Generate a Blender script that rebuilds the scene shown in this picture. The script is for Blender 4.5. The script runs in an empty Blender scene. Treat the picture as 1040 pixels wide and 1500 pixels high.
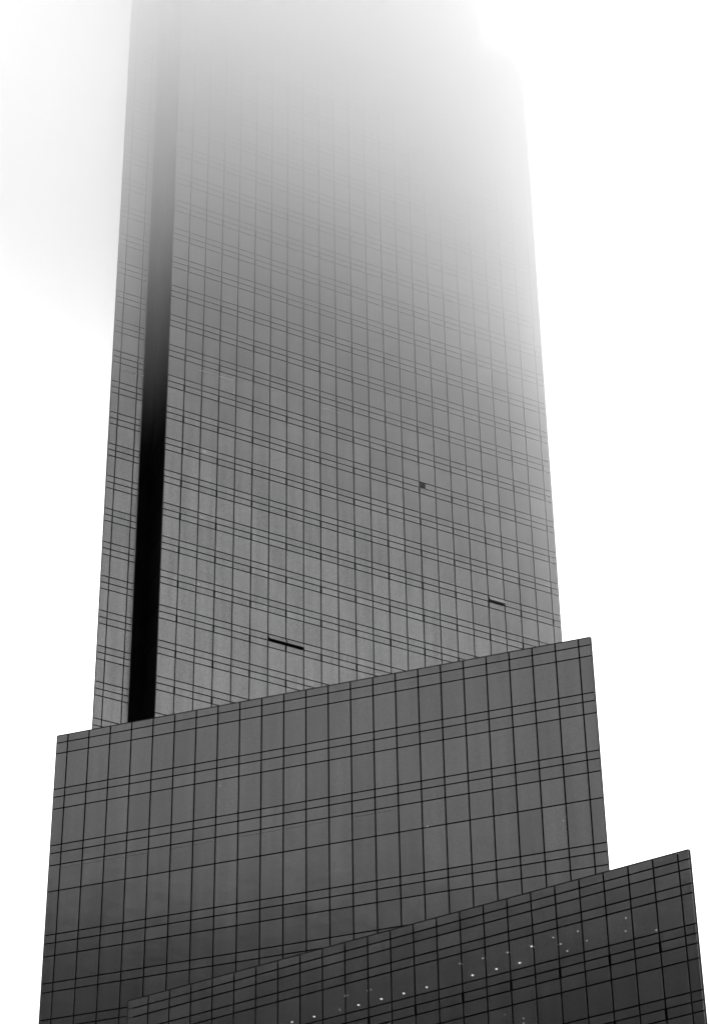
import bpy, bmesh, math, random
from mathutils import Vector, Matrix
random.seed(11)
sc = bpy.context.scene
COL = sc.collection
UNIT = 1.5            # one facade bay in metres; plan coordinates below are in bays
CAM_Z = 1.6

# ------------------------------------------------------------------ camera
PITCH, ROLL, FPX = 0.64027, -0.01524, 3905.32
cam = bpy.data.objects.new('camera', bpy.data.cameras.new('camera'))
COL.objects.link(cam); sc.camera = cam
cp, sp, cr, sr = math.cos(PITCH), math.sin(PITCH), math.cos(ROLL), math.sin(ROLL)
ax = Vector((cr, -sp*sr, cp*sr)); ay = Vector((-sr, -sp*cr, cp*cr)); az = Vector((0, -cp, -sp))
m = Matrix((ax, ay, az)).transposed().to_4x4(); m.translation = Vector((0, 0, CAM_Z))
cam.matrix_world = m
cam.data.sensor_fit = 'VERTICAL'; cam.data.sensor_height = 36.0
cam.data.lens = FPX/1500*36
cam.data.clip_start = 0.5; cam.data.clip_end = 20000

# ------------------------------------------------------------------ world: black and white overcast daylight
SUN_AZ, SUN_EL = 14.0, 47.0     # behind the tower, to the right, veiled by cloud
w = bpy.data.worlds.new('World'); sc.world = w; w.use_nodes = True
nt = w.node_tree; nt.nodes.clear()
N = lambda t: nt.nodes.new(t)
out = N('ShaderNodeOutputWorld')
sky = N('ShaderNodeTexSky'); sky.sky_type = 'NISHITA'; sky.sun_disc = False
sky.sun_elevation = math.radians(SUN_EL); sky.sun_rotation = math.radians(SUN_AZ)
sky.air_density = 1.0; sky.dust_density = 4.0
bw = N('ShaderNodeRGBToBW'); b1 = N('ShaderNodeBackground'); b1.inputs['Strength'].default_value = 0.05
nt.links.new(sky.outputs[0], bw.inputs[0]); nt.links.new(bw.outputs[0], b1.inputs['Color'])
tc = N('ShaderNodeTexCoord'); sx = N('ShaderNodeSeparateXYZ'); nt.links.new(tc.outputs['Generated'], sx.inputs[0])
rp = N('ShaderNodeValToRGB')    # overcast: dim murk at the horizon, brighter towards the zenith
rp.color_ramp.elements[0].position = 0.0; rp.color_ramp.elements[0].color = (.55, .55, .55, 1)
rp.color_ramp.elements[1].position = 1.0; rp.color_ramp.elements[1].color = (1, 1, 1, 1)
e = rp.color_ramp.elements.new(.35); e.color = (.86, .86, .86, 1)
nt.links.new(sx.outputs['Z'], rp.inputs[0])
b2 = N('ShaderNodeBackground'); b2.inputs['Strength'].default_value = 1.58
nt.links.new(rp.outputs[0], b2.inputs['Color'])
ad = N('ShaderNodeAddShader'); nt.links.new(b1.outputs[0], ad.inputs[0]); nt.links.new(b2.outputs[0], ad.inputs[1])
nt.links.new(ad.outputs[0], out.inputs['Surface'])

sun = bpy.data.objects.new('sun', bpy.data.lights.new('sun', 'SUN')); COL.objects.link(sun)
sun.data.energy = 2.2; sun.data.angle = math.radians(20)
a, el = math.radians(SUN_AZ), math.radians(SUN_EL)
sd = Vector((math.sin(a)*math.cos(el), math.cos(a)*math.cos(el), math.sin(el)))
sun.rotation_euler = (-sd).to_track_quat('-Z', 'Y').to_euler(); sun.location = sd*400

sc.view_settings.view_transform = 'Standard'; sc.view_settings.look = 'None'
sc.view_settings.exposure = 0.0; sc.view_settings.gamma = 1.0; sc.view_settings.use_curve_mapping = False
sc.cycles.use_denoising = True
sc.cycles.max_bounces = 16; sc.cycles.volume_bounces = 12; sc.cycles.transparent_max_bounces = 8
sc.cycles.diffuse_bounces = 2; sc.cycles.glossy_bounces = 3
sc.cycles.volume_step_rate = 1.0; sc.cycles.volume_max_steps = 128

# ------------------------------------------------------------------ materials
def new_mat(name):
    mt = bpy.data.materials.new(name); mt.use_nodes = True
    t = mt.node_tree; p = t.nodes['Principled BSDF']
    return mt, t, p

def panel_mat(name, base, vary=.10, rough=.2, clear=0.0):
    """Coated reflective glass: grey mirror with slight differences from panel to panel, faint vertical banding and grain."""
    mt, t, p = new_mat(name); L = t.links.new; n = t.nodes.new
    oi = n('ShaderNodeObjectInfo'); ge = n('ShaderNodeNewGeometry')
    add = n('ShaderNodeMath'); add.operation = 'ADD'; L(oi.outputs['Random'], add.inputs[0]); L(ge.outputs['Random Per Island'], add.inputs[1])
    fr = n('ShaderNodeMath'); fr.operation = 'FRACT'; L(add.outputs[0], fr.inputs[0])
    mr = n('ShaderNodeMapRange'); mr.inputs['To Min'].default_value = 1-vary; mr.inputs['To Max'].default_value = 1+vary
    L(fr.outputs[0], mr.inputs['Value'])
    tcc = n('ShaderNodeTexCoord')
    # film-like fine grain of the coating
    gr = n('ShaderNodeTexNoise'); gr.inputs['Scale'].default_value = 9; gr.inputs['Detail'].default_value = 3
    L(ge.outputs['Position'], gr.inputs['Vector'])
    g2 = n('ShaderNodeMapRange'); g2.inputs['From Min'].default_value = .25; g2.inputs['From Max'].default_value = .75
    g2.inputs['To Min'].default_value = .88; g2.inputs['To Max'].default_value = 1.12
    L(gr.outputs['Fac'], g2.inputs['Value'])
    # vertical reflection bands painted into the glass colour, long down the wall
    mp = n('ShaderNodeMapping'); mp.inputs['Scale'].default_value = (1.1, 1.1, .07); L(ge.outputs['Position'], mp.inputs['Vector'])
    st = n('ShaderNodeTexNoise'); st.inputs['Scale'].default_value = 1.3; st.inputs['Detail'].default_value = 4
    L(mp.outputs[0], st.inputs['Vector'])
    s2 = n('ShaderNodeMapRange'); s2.inputs['From Min'].default_value = .3; s2.inputs['From Max'].default_value = .7
    s2.inputs['To Min'].default_value = .92; s2.inputs['To Max'].default_value = 1.08
    L(st.outputs['Fac'], s2.inputs['Value'])
    m1 = n('ShaderNodeMath'); m1.operation = 'MULTIPLY'; L(mr.outputs[0], m1.inputs[0]); L(g2.outputs[0], m1.inputs[1])
    m2 = n('ShaderNodeMath'); m2.operation = 'MULTIPLY'; L(m1.outputs[0], m2.inputs[0]); L(s2.outputs[0], m2.inputs[1])
    m3 = n('ShaderNodeMath'); m3.operation = 'MULTIPLY'; L(m2.outputs[0], m3.inputs[0]); m3.inputs[1].default_value = base
    L(m3.outputs[0], p.inputs['Base Color'])
    p.inputs['Metallic'].default_value = 1.0; p.inputs['Roughness'].default_value = rough
    wv = n('ShaderNodeTexNoise'); wv.inputs['Scale'].default_value = .55; wv.inputs['Detail'].default_value = 2
    L(ge.outputs['Position'], wv.inputs['Vector'])
    bp = n('ShaderNodeBump'); bp.inputs['Strength'].default_value = .25; bp.inputs['Distance'].default_value = .06
    L(wv.outputs['Fac'], bp.inputs['Height']); L(bp.outputs[0], p.inputs['Normal'])
    if clear:
        tr = n('ShaderNodeBsdfTransparent'); mx = n('ShaderNodeMixShader'); mx.inputs[0].default_value = clear
        L(p.outputs[0], mx.inputs[1]); L(tr.outputs[0], mx.inputs[2]); L(mx.outputs[0], t.nodes['Material Output'].inputs['Surface'])
    return mt

def flat_mat(name, base, rough=.6, metal=0.0, spec=.3, noise=.15, scale=2.0):
    mt, t, p = new_mat(name); L = t.links.new; n = t.nodes.new
    ge = n('ShaderNodeNewGeometry'); no = n('ShaderNodeTexNoise'); no.inputs['Scale'].default_value = scale; no.inputs['Detail'].default_value = 5
    L(ge.outputs['Position'], no.inputs['Vector'])
    mr = n('ShaderNodeMapRange'); mr.inputs['From Min'].default_value = .3; mr.inputs['From Max'].default_value = .7
    mr.inputs['To Min'].default_value = base*(1-noise); mr.inputs['To Max'].default_value = base*(1+noise)
    L(no.outputs['Fac'], mr.inputs['Value']); L(mr.outputs[0], p.inputs['Base Color'])
    p.inputs['Roughness'].default_value = rough; p.inputs['Metallic'].default_value = metal
    p.inputs['Specular IOR Level'].default_value = spec
    return mt

def emit_mat(name, strength):
    mt, t, p = new_mat(name)
    p.inputs['Base Color'].default_value = (.8, .8, .8, 1)
    p.inputs['Emission Color'].default_value = (1, 1, 1, 1); p.inputs['Emission Strength'].default_value = strength
    return mt

REFL = {'tower': .194, 'mid': .089, 'low': .092, 'added_slab': .12}
GLASS = {k: panel_mat(k+'_glass', v, .07) for k, v in REFL.items()}
GLASS_CLEAR = {k: panel_mat(k+'_glass_lit', v*1.25, .05, clear=.20) for k, v in REFL.items()}
SPAN = {k: panel_mat(k+'_spandrel', v*1.0, .06) for k, v in REFL.items()}
DARK = flat_mat('black_joint', .004, .8, spec=.05)
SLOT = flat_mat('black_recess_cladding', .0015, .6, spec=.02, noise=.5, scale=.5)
COPING = flat_mat('dark_metal_trim', .01, .5, spec=.1)
ROOF = flat_mat('grey_roofing', .12, .9)
LAMP = emit_mat('lit_ceiling_lamp', 16.0)
LAMP_DIM = emit_mat('dim_ceiling_lamp', 8.0)
HOUSING = flat_mat('lamp_housing', .05, .5)
ASPHALT = flat_mat('asphalt', .05, .85, scale=.8)
CONCRETE = flat_mat('concrete', .30, .8)
PALE = flat_mat('pale_reflection', .4, .4)
FAINT = flat_mat('faint_reflection', .13, .5)

# ------------------------------------------------------------------ geometry helpers
class Wall:
    """A vertical plane given in bays: P(u, z, b) with u along, z up (camera height = 0), b metres... all in bays, b positive = into the building."""
    def __init__(s, ox, oy, yaw, setback=0.0):
        s.d = Vector((math.sin(yaw), math.cos(yaw), 0)); s.n = Vector((-s.d.y, s.d.x, 0))
        s.o = Vector((ox, oy, 0)) + s.n*setback
    def P(s, u, z, b=0.0):
        v = s.o + s.d*u + s.n*b
        return Vector((v.x*UNIT, v.y*UNIT, z*UNIT + CAM_Z))
    def basis(s):
        return Matrix((s.d, s.n, Vector((0, 0, 1)))).transposed().to_4x4()

BOXF = [(0,3,2,1),(4,5,6,7),(0,1,5,4),(1,2,6,5),(2,3,7,6),(3,0,4,7)]
def box_verts(x0, x1, y0, y1, z0, z1):
    return [(x0,y0,z0),(x1,y0,z0),(x1,y1,z0),(x0,y1,z0),(x0,y0,z1),(x1,y0,z1),(x1,y1,z1),(x0,y1,z1)]

def link(name, mesh, parent=None, kind=None, label=None):
    o = bpy.data.objects.new(name, mesh); COL.objects.link(o)
    if parent: o.parent = parent
    if kind: o['kind'] = kind
    if label: o['label'] = label
    return o

def mesh_of(name, vs, fs, mat, smooth=False):
    me = bpy.data.meshes.new(name); me.from_pydata(vs, [], fs); me.materials.append(mat); me.update()
    return me

_cache = {}
def panel_mesh(wd, ht, th, mat):
    """A pane centred on its own origin, front face at local y = 0, edges slightly chamfered."""
    key = (round(wd, 3), round(ht, 3), round(th, 3), mat.name)
    if key in _cache: return _cache[key]
    hw, hh, c = wd/2, ht/2, .008
    vs = [(-hw, c, -hh), (hw, c, -hh), (hw, c, hh), (-hw, c, hh),
          (-hw+c, 0, -hh+c), (hw-c, 0, -hh+c), (hw-c, 0, hh-c), (-hw+c, 0, hh-c),
          (-hw, th, -hh), (hw, th, -hh), (hw, th, hh), (-hw, th, hh)]
    fs = [(4,5,6,7), (0,1,5,4), (1,2,6,5), (2,3,7,6), (3,0,4,7), (0,8,9,1), (1,9,10,2), (2,10,11,3), (3,11,8,0), (8,11,10,9)]
    me = mesh_of('pane', vs, fs, mat); _cache[key] = me
    return me

class Bunch:
    def __init__(s): s.v = []; s.f = []
    def add(s, me, mat4):
        k = len(s.v); s.v += [tuple(mat4 @ v.co) for v in me.vertices]; s.f += [tuple(i+k for i in p.vertices) for p in me.polygons]
    def box(s, wl, u0, u1, z0, z1, b0, b1):
        k = len(s.v)
        s.v += [tuple(wl.P(u, z, b)) for (u, b, z) in [(u0,b0,z0),(u1,b0,z0),(u1,b1,z0),(u0,b1,z0),(u0,b0,z1),(u1,b0,z1),(u1,b1,z1),(u0,b1,z1)]]
        s.f += [tuple(i+k for i in f) for f in BOXF]
    def make(s, name, mat, parent, kind=None, label=None):
        return link(name, mesh_of(name, s.v, s.f, mat), parent, kind, label) if s.v else None

def prism(name, pts, z0, z1, mat, parent, kind=None):
    """pts: plan polygon in bays."""
    n = len(pts)
    vs = [(p[0]*UNIT, p[1]*UNIT, z0*UNIT+CAM_Z) for p in pts] + [(p[0]*UNIT, p[1]*UNIT, z1*UNIT+CAM_Z) for p in pts]
    fs = [tuple(range(n))[::-1], tuple(range(n, 2*n))] + [(i, (i+1) % n, n+(i+1) % n, n+i) for i in range(n)]
    me = mesh_of(name, vs, fs, mat)
    bm = bmesh.new(); bm.from_mesh(me); bmesh.ops.recalc_face_normals(bm, faces=bm.faces); bm.to_mesh(me); bm.free()
    return link(name, me, parent, kind)

def thing(name, label, cat, loc, group=None):
    o = bpy.data.objects.new(name, None); COL.objects.link(o); o.location = loc; o.empty_display_size = 2
    o['label'] = label; o['category'] = cat
    if group: o['group'] = group
    return o

# projection, used only to rank panels by how large they show
def seen(p):
    q = p - Vector((0, 0, CAM_Z)); fw = -(q.dot(az))
    if fw <= 0: return None
    return 520 + FPX*q.dot(ax)/fw, 750 - FPX*q.dot(ay)/fw, fw

TILT = .0025
GAPS = {'tower': (.054, .046, .85), 'mid': (.058, .047, 1), 'low': (.062, .050, .9)}
THICK, CAV = .035, .24
GAP_V, GAP_H = GAPS['tower'][:2]
def facade(wl, root, key, ucuts, rows, wide=None, top_h=None, pane_at=None, hidden=None, skip=None, lit=None):
    """Clads a wall: rows = [(z0, z1, kind, vent)], kind 'pane' or 'spandrel'. Returns (pieces to be singled out, counted by kind)."""
    items = []; GAP_V, GAP_H, WIDE = GAPS[key]
    for z0, z1, kind, vent in rows:
        for i in range(len(ucuts)-1):
            u0, u1 = ucuts[i], ucuts[i+1]
            if skip and skip(u0, u1, z0, z1): continue
            ga = gb = GAP_V/2
            if vent and wide:
                if wide(i): ga = GAP_V*WIDE
                if wide(i+1): gb = GAP_V*WIDE
            a0, a1, c0, c1 = u0+ga, u1-gb, z0+GAP_H/2, z1-GAP_H/2
            items.append((kind, (a0+a1)/2, (c0+c1)/2, a1-a0, c1-c0))
    return items

def place(groups, root, key, occl=None, single=True, limit=300, lit=()):
    """groups = [(wall, items)]. The pieces that show largest become objects of their own, the rest one mesh of stuff."""
    kinds = {'pane': ('window_pane', GLASS[key]), 'spandrel': ('spandrel_panel', SPAN[key])}
    for kind, (nm, mat) in kinds.items():
        rank = []
        for wl, items in groups:
            for t in items:
                if t[0] != kind: continue
                s = seen(wl.P(t[1], t[2]))
                ok = single and s and -15 < s[0] < 1055 and -15 < s[1] < 1515 and not (occl and occl(s[0], s[1]))
                rank.append((-(t[3]*t[4]/s[2]**2) if ok else 1, t, wl))
        rank.sort(key=lambda r: r[0])
        bunch = Bunch()
        for k, (r, t, wl) in enumerate(rank):
            tilt = Matrix.Rotation(random.gauss(0, TILT), 4, 'X') @ Matrix.Rotation(random.gauss(0, TILT), 4, 'Z')
            mat4 = Matrix.Translation(wl.P(t[1], t[2])) @ wl.basis() @ tilt
            if k < limit and r <= 0:
                isl = wl is groups[0][0] and any(abs(u-t[1]) < t[3]/2 and abs(z-t[2]) < t[4]/2 for u, z in lit)
                me = panel_mesh(t[3]*UNIT, t[4]*UNIT, THICK*UNIT, GLASS_CLEAR[key] if isl else mat)
                o = link(nm, me, root)
                o.matrix_parent_inverse = Matrix.Translation(-root.location)
                o.matrix_basis = mat4
            else:
                bunch.add(panel_mesh(t[3]*UNIT, t[4]*UNIT, THICK*UNIT, mat), mat4)
        o = bunch.make(nm, mat, root, 'stuff')
        if o: o.matrix_parent_inverse = Matrix.Translation(-root.location)

def fix(o, root):
    o.matrix_parent_inverse = Matrix.Translation(-root.location); return o

def lamp(wl, root, u, z, size, b=.12):
    """A round downlight close behind the glass: housing ring with a lit lens."""
    r = .020*UNIT*(1+size); p = wl.P(u, z, b)
    def disc(r0, r1, z0, z1, mat, name, par):
        k = 14; vs = []; fs = []
        for (r_, zz) in ((r0, z0), (r1, z1)):
            vs += [(r_*math.cos(2*math.pi*i/k), r_*math.sin(2*math.pi*i/k), zz) for i in range(k)]
        fs = [tuple(range(k))[::-1], tuple(range(k, 2*k))] + [(i, (i+1) % k, k+(i+1) % k, k+i) for i in range(k)]
        o = link(name, mesh_of(name, vs, fs, mat), par); return o
    h = disc(r*1.15, r*1.25, .012, .07, HOUSING, 'ceiling_light', root); fix(h, root); h.location = p
    l = disc(r*.9, r, -.03, .012, LAMP if size > 1.2 else LAMP_DIM, 'lens', h)

def inset_poly(pts): return pts

GROUND = -CAM_Z/UNIT
def cuts(lo, first, last, hi):
    return [lo] + [float(i) for i in range(first, last+1)] + [hi]

def side_wall(p, q):
    """Wall whose outward side is on the right when walking from q to p (outside = -n)."""
    dx, dy = q[0]-p[0], q[1]-p[1]; L = math.hypot(dx, dy)
    return Wall(p[0], p[1], math.atan2(dx, dy)), L

def side_cuts(L):
    k = int(L-.7); s = (L-k)/2
    return [0.0] + [s+i for i in range(k+1)] + [L]

def loc(pt): return Vector((pt[0]*UNIT, pt[1]*UNIT, 0))

# ------------------------------------------------------------------ ground
gm = mesh_of('ground', [(-3000,-3000,0),(3000,-3000,0),(3000,3000,0),(-3000,3000,0)], [(0,1,2,3)], ASPHALT)
link('ground', gm, kind='structure')

# ------------------------------------------------------------------ the tower
YT, YM, YL = 1.09177, 1.87235, 2.06767
T = Wall(-9.79361, 108.61757, YT)
WG = Wall(-9.79361, 108.61757, YT, 1.72475)
UW0, UW1 = -2.465, -.645
FZ, FH, MS, BS = 71.18785, 2.10987, .39438, .78774
STEP_Z, STEP_U, TOP_Z = 124.62, 20.47, 136.6

def tower_rows(zmin, zmax):
    rows = []; k = -40
    while FZ+FH*k-BS < zmax:
        f = FZ+FH*k
        for z0, z1, kd, v in ((f-MS, f, 'spandrel', False), (f-BS, f-MS, 'spandrel', True), (f, f+FH-BS, 'pane', False)):
            z0, z1 = max(z0, zmin), min(z1, zmax)
            if z1-z0 > .12: rows.append((z0, z1, kd, v))
        k += 1
    return rows

def XY(wl, u, b=0):
    v = wl.o + wl.d*u + wl.n*b; return (v.x, v.y)

tower = thing('skyscraper', 'tall grey glass tower rising behind both lower blocks and fading into cloud', 'skyscraper', loc(XY(T, 10)))
def mid_roof_y(x): return 1078.2-.1857*(x-84)
occ_t = lambda x, y: y > mid_roof_y(x)+6
VENTS = [(6, 7, 35), (7, 8, 35), (19, 20, 81)]
def is_vent(u0, u1, z0, z1):
    return (abs(z1-(FZ+2*FH)) < .01 and u0 in (6.0, 7.0)) or (abs(z1-(FZ+5*FH)) < .01 and u0 == 19.0) or (abs(z1-(FZ+8*FH)) < .01 and u0 == 15.0)
lights_t = [(2.235, 81.607, 1.5), (2.187, 77.375, 1.2), (2.289, 85.868, 1.3), (3.903, 90.406, 1.3), (2.252, 94.295, 1), (13.754, 92.845, .7)]
UT0, UT1 = .021, 23.481
low_rows, high_rows = tower_rows(GROUND, STEP_Z), tower_rows(STEP_Z, TOP_Z)
it = facade(T, tower, 'tower', cuts(UT0, 1, 23, UT1), low_rows, wide=lambda i: i % 2 == 1, skip=is_vent)
it += facade(T, tower, 'tower', cuts(UT0, 1, 20, STEP_U), high_rows, wide=lambda i: i % 2 == 1)
# narrow wing, set back left of the black recess
itw = facade(WG, tower, 'tower', [UW0, -2.011, -1.009, UW1], tower_rows(GROUND, TOP_Z))
wing = tower
zt = FZ+FH*8
it.append(('spandrel', 15.68, zt-MS/2, .60, MS-GAP_H))
place([(T, it), (WG, itw)], tower, 'tower', occ_t, lit=[l[:2] for l in lights_t])
# body of the tower with the wing and the recess between them
D = 14
dirL = (math.sin(.302), math.cos(.302))
A_ = XY(WG, UW0+.1, CAV); F_ = (A_[0]+dirL[0]*9, A_[1]+dirL[1]*9)
def body(u1): return [A_, XY(WG, UT0+.1, CAV), XY(T, UT0+.1, CAV), XY(T, u1-CAV, CAV), XY(T, u1-CAV, D), F_]
fix(prism('core', body(UT1), GROUND, STEP_Z-.1, DARK, tower), tower)
fix(prism('upper_core', body(STEP_U), STEP_Z-.1, TOP_Z-.1, DARK, tower), tower)
def add_box(root, name, mat, wl, u0, u1, z0, z1, b0, b1, kind=None):
    b = Bunch(); b.box(wl, u0, u1, z0, z1, b0, b1); return fix(b.make(name, mat, root, kind), root)
# recess: black return wall with its own panel joints, and black back wall
for k in range(-33, 32):
    z0 = FZ+FH*k
    if z0+FH > TOP_Z or z0 < GROUND: continue
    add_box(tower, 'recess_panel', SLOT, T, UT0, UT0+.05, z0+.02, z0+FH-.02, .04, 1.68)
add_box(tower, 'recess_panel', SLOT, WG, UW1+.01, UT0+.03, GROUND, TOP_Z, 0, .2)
# corner posts, copings and roofs
add_box(tower, 'corner_trim', COPING, T, UT0-.012, UT0+.012, GROUND, TOP_Z, .0, .05)
add_box(tower, 'corner_trim', COPING, T, UT1-.02, UT1+.012, GROUND, STEP_Z, .012, .06)
add_box(tower, 'corner_trim', COPING, T, STEP_U-.02, STEP_U+.012, STEP_Z, TOP_Z, .012, .06)
add_box(wing, 'corner_trim', COPING, WG, UW0-.012, UW0+.02, GROUND, TOP_Z, .012, .06)
add_box(wing, 'corner_trim', COPING, WG, UW1-.015, UW1+.008, GROUND, TOP_Z, .012, .06)
add_box(tower, 'coping', COPING, T, STEP_U+.02, UT1, STEP_Z, STEP_Z+.06, .0, .3)
add_box(tower, 'coping', COPING, T, UT0, STEP_U, TOP_Z, TOP_Z+.06, .0, .3)
add_box(wing, 'coping', COPING, WG, UW0, UW1, TOP_Z, TOP_Z+.06, .0, .3)
# right side wall of the tower, seen only from further right
sw, L = side_wall(XY(T, UT1), XY(T, UT1, D))
place([(sw, facade(sw, tower, 'tower', side_cuts(L), low_rows))], tower, 'tower', single=False)
w0 = XY(WG, UW0)
sw, L = side_wall((w0[0]+dirL[0]*9, w0[1]+dirL[1]*9), w0)
place([(sw, facade(sw, tower, 'tower', side_cuts(L), tower_rows(GROUND, TOP_Z)))], tower, 'tower', single=False)
# open top-hung vents
def open_vent(u0, k, ang=25):
    z1 = FZ+FH*k; ht = (MS-GAP_H)*UNIT; wd = (1-GAP_V)*UNIT
    me = panel_mesh(wd, ht, THICK*UNIT, SPAN['tower'])
    o = link('open_vent', me, tower, label='ventilation flap tilted open at the bottom')
    hinge = T.P(u0+.5, z1-GAP_H/2)
    o.matrix_parent_inverse = Matrix.Translation(-tower.location)
    o.matrix_basis = Matrix.Translation(hinge) @ T.basis() @ Matrix.Rotation(math.radians(-ang), 4, 'X') @ Matrix.Translation((0, 0, -ht/2))
open_vent(6, 2); open_vent(7, 2); open_vent(19, 5, 24)
# one strip panel with a dark grille in its left third
for j in range(5):
    za = zt-GAP_H/2-.068*j
    add_box(tower, 'grille_slat', COPING, T, 15.025, 15.36, za-.045, za, .02, .08)
for u, z, s in lights_t: lamp(T, tower, u, z, s*.7)
# reflections on the glass built as thin pale strips, broken along one storey
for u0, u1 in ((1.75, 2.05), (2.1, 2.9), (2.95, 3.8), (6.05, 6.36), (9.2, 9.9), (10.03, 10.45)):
    add_box(tower, 'reflection_streak', PALE, T, u0, u1, 91.13, 91.150, -.012, -.002)
add_box(wing, 'reflection_streak', PALE, WG, -1.93, -1.04, 91.1, 91.12, -.012, -.002)
add_box(wing, 'reflection_streak', PALE, WG, -.98, -.66, 91.1, 91.12, -.012, -.002)

# ------------------------------------------------------------------ the middle block
M = Wall(-12.72561, 99.58202, YM); UM0, UM1 = -.529, 23.551
zm = [62.27586, 61.89471, 61.34912, 59.54558, 59.1474, 58.54835, 56.75681, 56.37009, 55.78168, 54.52864, 52.47601, 52.07886, 51.48153, 50.24398, 49.82902, 48.58979, 48.185, 47.585]
km = 'sspssp' 'ssp' 'psspspsp'
km = ['s', 's', 'p', 's', 's', 'p', 's', 's', 'p', 'p', 's', 's', 'p', 's', 'p', 's', 's', 'p']
z = zm[-1]
while z > GROUND+3:
    z -= 1.8; zm.append(z); km.append('s'); z -= .4; zm.append(z); km.append('s'); z -= .6; zm.append(z); km.append('p')
def mk_rows(zs, ks, vents=()):
    r = []
    for i in range(len(zs)-1):
        r.append((zs[i+1], zs[i], 'pane' if ks[i] == 'p' else 'spandrel', i in vents))
    r.append((GROUND, zs[-1], 'pane', False)); return r
mid = thing('middle_block', 'mid height grey glass block standing in front of the tower, with a level roof', 'office block', loc(XY(M, 11)))
def low_roof_y(x): return 1466.9-.2716*(x-187.7)
occ_m = lambda x, y: x > 188 and y > low_roof_y(x)+8
lights_m = [(7.115, 58.325, .8), (16.176, 54.663, 1), (21.836, 53.851, .6)]
it = facade(M, mid, 'mid', cuts(UM0, 0, 23, UM1), mk_rows(zm, km))
place([(M, it)], mid, 'mid', occ_m, lit=[l[:2] for l in lights_m])
ml, mr_ = XY(M, UM0), XY(M, UM1)
dM = (math.sin(.302), math.cos(.302)); dN = (T.n.x, T.n.y)
bl = (ml[0]+dM[0]*5.5, ml[1]+dM[1]*5.5); br = (mr_[0]+dN[0]*14, mr_[1]+dN[1]*14)
ZM = zm[0]
fix(prism('core', [XY(M, UM0+.08, CAV), XY(M, UM1-CAV*1.5, CAV), (br[0]-.1, br[1]), bl], GROUND, ZM-.02, DARK, mid), mid)
add_box(mid, 'coping', COPING, M, UM0, UM1-.4, ZM-.015, ZM+.025, .0, .3)
add_box(mid, 'coping', COPING, M, UM1-.4, UM1-.02, ZM-.015, ZM+.025, .0, .04)
add_box(mid, 'corner_trim', COPING, M, UM0-.012, UM0+.02, GROUND, ZM-.02, .012, .07)
add_box(mid, 'corner_trim', COPING, M, UM1-.02, UM1+.014, GROUND, ZM-.02, .012, .07)
sw, L = side_wall(mr_, br)
place([(sw, facade(sw, mid, 'mid', side_cuts(L), mk_rows(zm, km)))], mid, 'mid', single=False)
sw, L = side_wall(bl, ml)
place([(sw, facade(sw, mid, 'mid', side_cuts(L), mk_rows(zm, km)))], mid, 'mid', single=False)
add_box(mid, 'backing', DARK, M, UM1-.6, UM1-.01, GROUND, ZM-.02, .037, .05)
for u, z, s in lights_m: lamp(M, mid, u, z, s*.5)
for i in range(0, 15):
    if i not in (4, 7, 12): add_box(mid, 'reflection_streak', FAINT, M, i+.06, i+.94, 55.60, 55.625, -.008, -.002)  # faint line of reflections modelled as thin strips on the panes

# ------------------------------------------------------------------ the low block in front
LW = Wall(-8.56942, 97.25852, YL); UL0, UL1 = -.983, 23.486
zl = [48.43618, 48.04948, 47.65096, 47.04211, 46.65669, 45.39714, 45.00804, 44.61254, 44.01678, 42.76906, 42.37535, 41.95644, 41.36]
kl = ['s', 's', 's', 's', 'p', 's', 's', 's', 'p', 's', 's', 's', 'p']
vl = [6, 10]; z = zl[-1]
while z > GROUND+3:
    z -= 1.25; zl.append(z); kl.append('s'); z -= .39; zl.append(z); vl.append(len(zl)-1); kl.append('s')
    z -= .4; zl.append(z); kl.append('s'); z -= .6; zl.append(z); kl.append('p')
low = thing('low_block', 'lowest and nearest dark grey glass block, dotted with lit ceiling lamps', 'office block', loc(XY(LW, 11)))
lights_l = [(14.837, 46.295, .9), (15.386, 45.706, 2), (15.87, 46.267, 1), (16.348, 45.711, 2), (16.871, 46.26, 1.7), (17.766, 46.392, 1.1), (18.057, 46.042, .9), (18.3, 45.695, 1.1), (18.771, 46.374, 1.1), (19.105, 45.904, 1), (20.719, 46.402, 1), (20.662, 45.883, 1), (21.863, 45.608, 1.1), (15.638, 43.785, .6), (16.381, 43.451, .6), (16.371, 43.262, .7), (6.586, 45.707, 1.8), (7.565, 45.695, 1.9), (8.693, 45.703, .9), (9.511, 45.699, 2), (9.034, 46.226, .4), (10.502, 45.7, 2), (10.049, 46.208, .4), (11.464, 45.694, 2), (12.449, 45.701, 2), (14.386, 45.703, 2), (13.879, 46.316, .8)]
it = facade(LW, low, 'low', cuts(UL0, 0, 23, UL1), mk_rows(zl, kl, vl), wide=lambda i: i % 2 == 1)
place([(LW, it)], low, 'low', None, lit=[l[:2] for l in lights_l])
ll, lr = XY(LW, UL0), XY(LW, UL1)
lbr = (lr[0]+dN[0]*7, lr[1]+dN[1]*7); lbl = (ll[0]+.2, ll[1]+.42)
ZL = zl[0]
fix(prism('core', [XY(LW, UL0+.12, CAV), XY(LW, UL1-CAV*1.9, CAV), (lbr[0]-.1, lbr[1]), (lbl[0]+.3, lbl[1])], GROUND, ZL-.02, DARK, low), low)
add_box(low, 'coping', COPING, LW, UL0, UL1-.55, ZL-.015, ZL+.025, .0, .32)
add_box(low, 'coping', COPING, LW, UL1-.55, UL1-.03, ZL-.015, ZL+.025, .0, .04)
add_box(low, 'corner_trim', COPING, LW, UL0-.02, UL0+.02, GROUND, ZL-.02, .012, .07)
add_box(low, 'corner_trim', COPING, LW, UL1-.02, UL1+.014, GROUND, ZL-.02, .012, .07)
sw, L = side_wall(lr, lbr)
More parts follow.
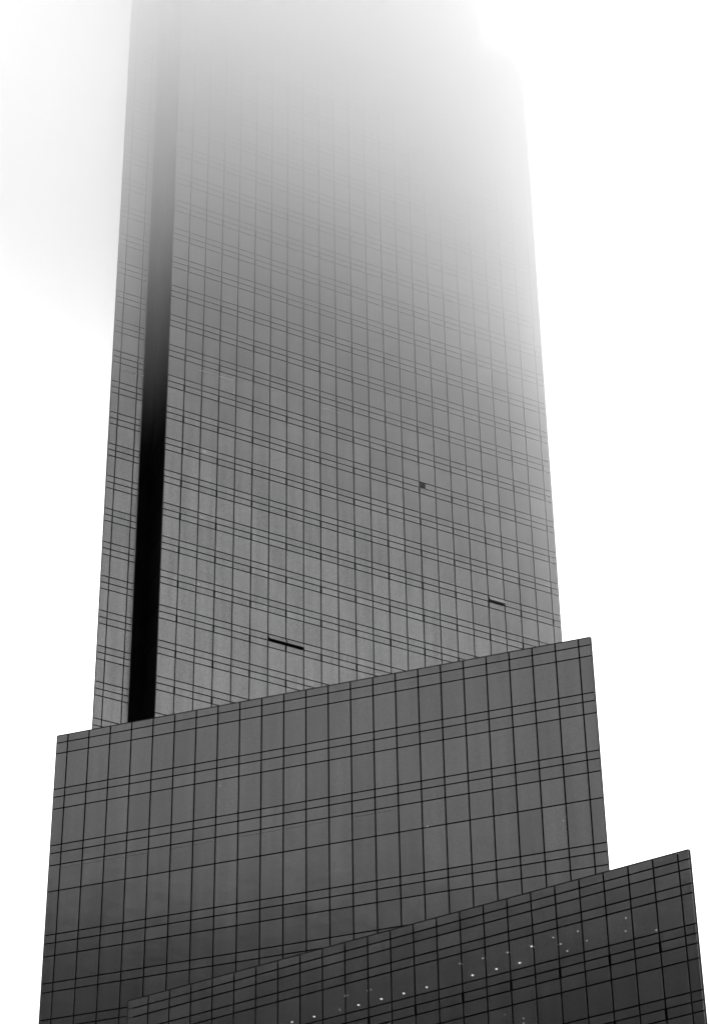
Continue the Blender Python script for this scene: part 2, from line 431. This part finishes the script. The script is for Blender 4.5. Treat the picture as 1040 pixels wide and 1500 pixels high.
place([(sw, facade(sw, low, 'low', side_cuts(L), mk_rows(zl, kl, vl)))], low, 'low', single=False)
add_box(low, 'backing', DARK, LW, UL1-.7, UL1-.01, GROUND, ZL-.02, .037, .05)
for u, z, s in lights_l: lamp(LW, low, u, z, s*.75)

# ------------------------------------------------------------------ unseen slab added out of frame, its mirror image darkens the lower blocks
NB = Wall(-28, 8, math.atan2(-67, 52)); NBL, NBH = 85.0, 91.0
nb = thing('added_office_slab', 'long unseen concrete slab added behind the viewer to darken reflections in the lower blocks', 'office block', loc((-60, 30)))
prs = [XY(NB, 0, 0), XY(NB, NBL, 0), XY(NB, NBL, -12), XY(NB, 0, -12)]
fix(prism('core', prs, GROUND, NBH, CONCRETE, nb), nb)
bch = Bunch(); z = 4.0
while z < NBH-1.5:
    for k in range(28): bch.box(NB, k*3+.8, k*3+3.2, z, z+1.3, -.02, .03)
    z += 2.4
fix(bch.make('window', GLASS['added_slab'], nb, 'stuff'), nb)

# ------------------------------------------------------------------ low cloud swallowing the upper storeys
def cloud():
    mt = bpy.data.materials.new('cloud_vapour'); mt.use_nodes = True; t = mt.node_tree; t.nodes.clear()
    n, L = t.nodes.new, t.links.new
    o = n('ShaderNodeOutputMaterial'); v = n('ShaderNodeVolumePrincipled')
    v.inputs['Color'].default_value = (.99, .99, .99, 1); v.inputs['Anisotropy'].default_value = .66
    g = n('ShaderNodeNewGeometry'); s = n('ShaderNodeSeparateXYZ'); L(g.outputs['Position'], s.inputs[0])
    def mr(src, a, b, c, d, smooth=True):
        q = n('ShaderNodeMapRange'); q.interpolation_type = 'SMOOTHSTEP' if smooth else 'LINEAR'
        for k, val in zip(('From Min', 'From Max', 'To Min', 'To Max'), (a, b, c, d)): q.inputs[k].default_value = val
        L(src, q.inputs['Value']); return q.outputs[0]
    def op(k, x, y):
        q = n('ShaderNodeMath'); q.operation = k
        for i, vv in enumerate((x, y)):
            if isinstance(vv, (int, float)): q.inputs[i].default_value = vv
            else: L(vv, q.inputs[i])
        return q.outputs[0]
    no = n('ShaderNodeTexNoise'); no.inputs['Scale'].default_value = .018; no.inputs['Detail'].default_value = 2
    L(g.outputs['Position'], no.inputs['Vector'])
    lump = mr(no.outputs['Fac'], .3, .7, -9, 9, False)
    tilt = mr(s.outputs['X'], -20, 40, -6, 16)
    zz = op('ADD', op('ADD', s.outputs['Z'], tilt), lump)
    zz = op('ADD', zz, mr(s.outputs['X'], -45, -18, -30, 0))            # the cloud base hangs lower towards the right
    dens = mr(zz, BASE0, BASE1, 0, RHO)
    right = mr(s.outputs['X'], -10, 22, 1.0, RIGHT)
    dens = op('MULTIPLY', dens, right)
    dens = op('MULTIPLY', dens, mr(s.outputs['X'], 18, 36, 1, .4))
    dens = op('MULTIPLY', dens, mr(s.outputs['X'], -45, -18, 1.6, 1))
    L(dens, v.inputs['Density']); L(v.outputs[0], o.inputs['Volume'])
    x0, x1, y0, y1, z0, z1 = -150, 80, 110, 216, 112, 208
    me = mesh_of('cloud', box_verts(x0, x1, y0, y1, z0, z1), BOXF, mt)
    link('cloud', me, kind='stuff')
BASE0, BASE1, RHO, RIGHT = 121, 154, .058, .84
cloud()
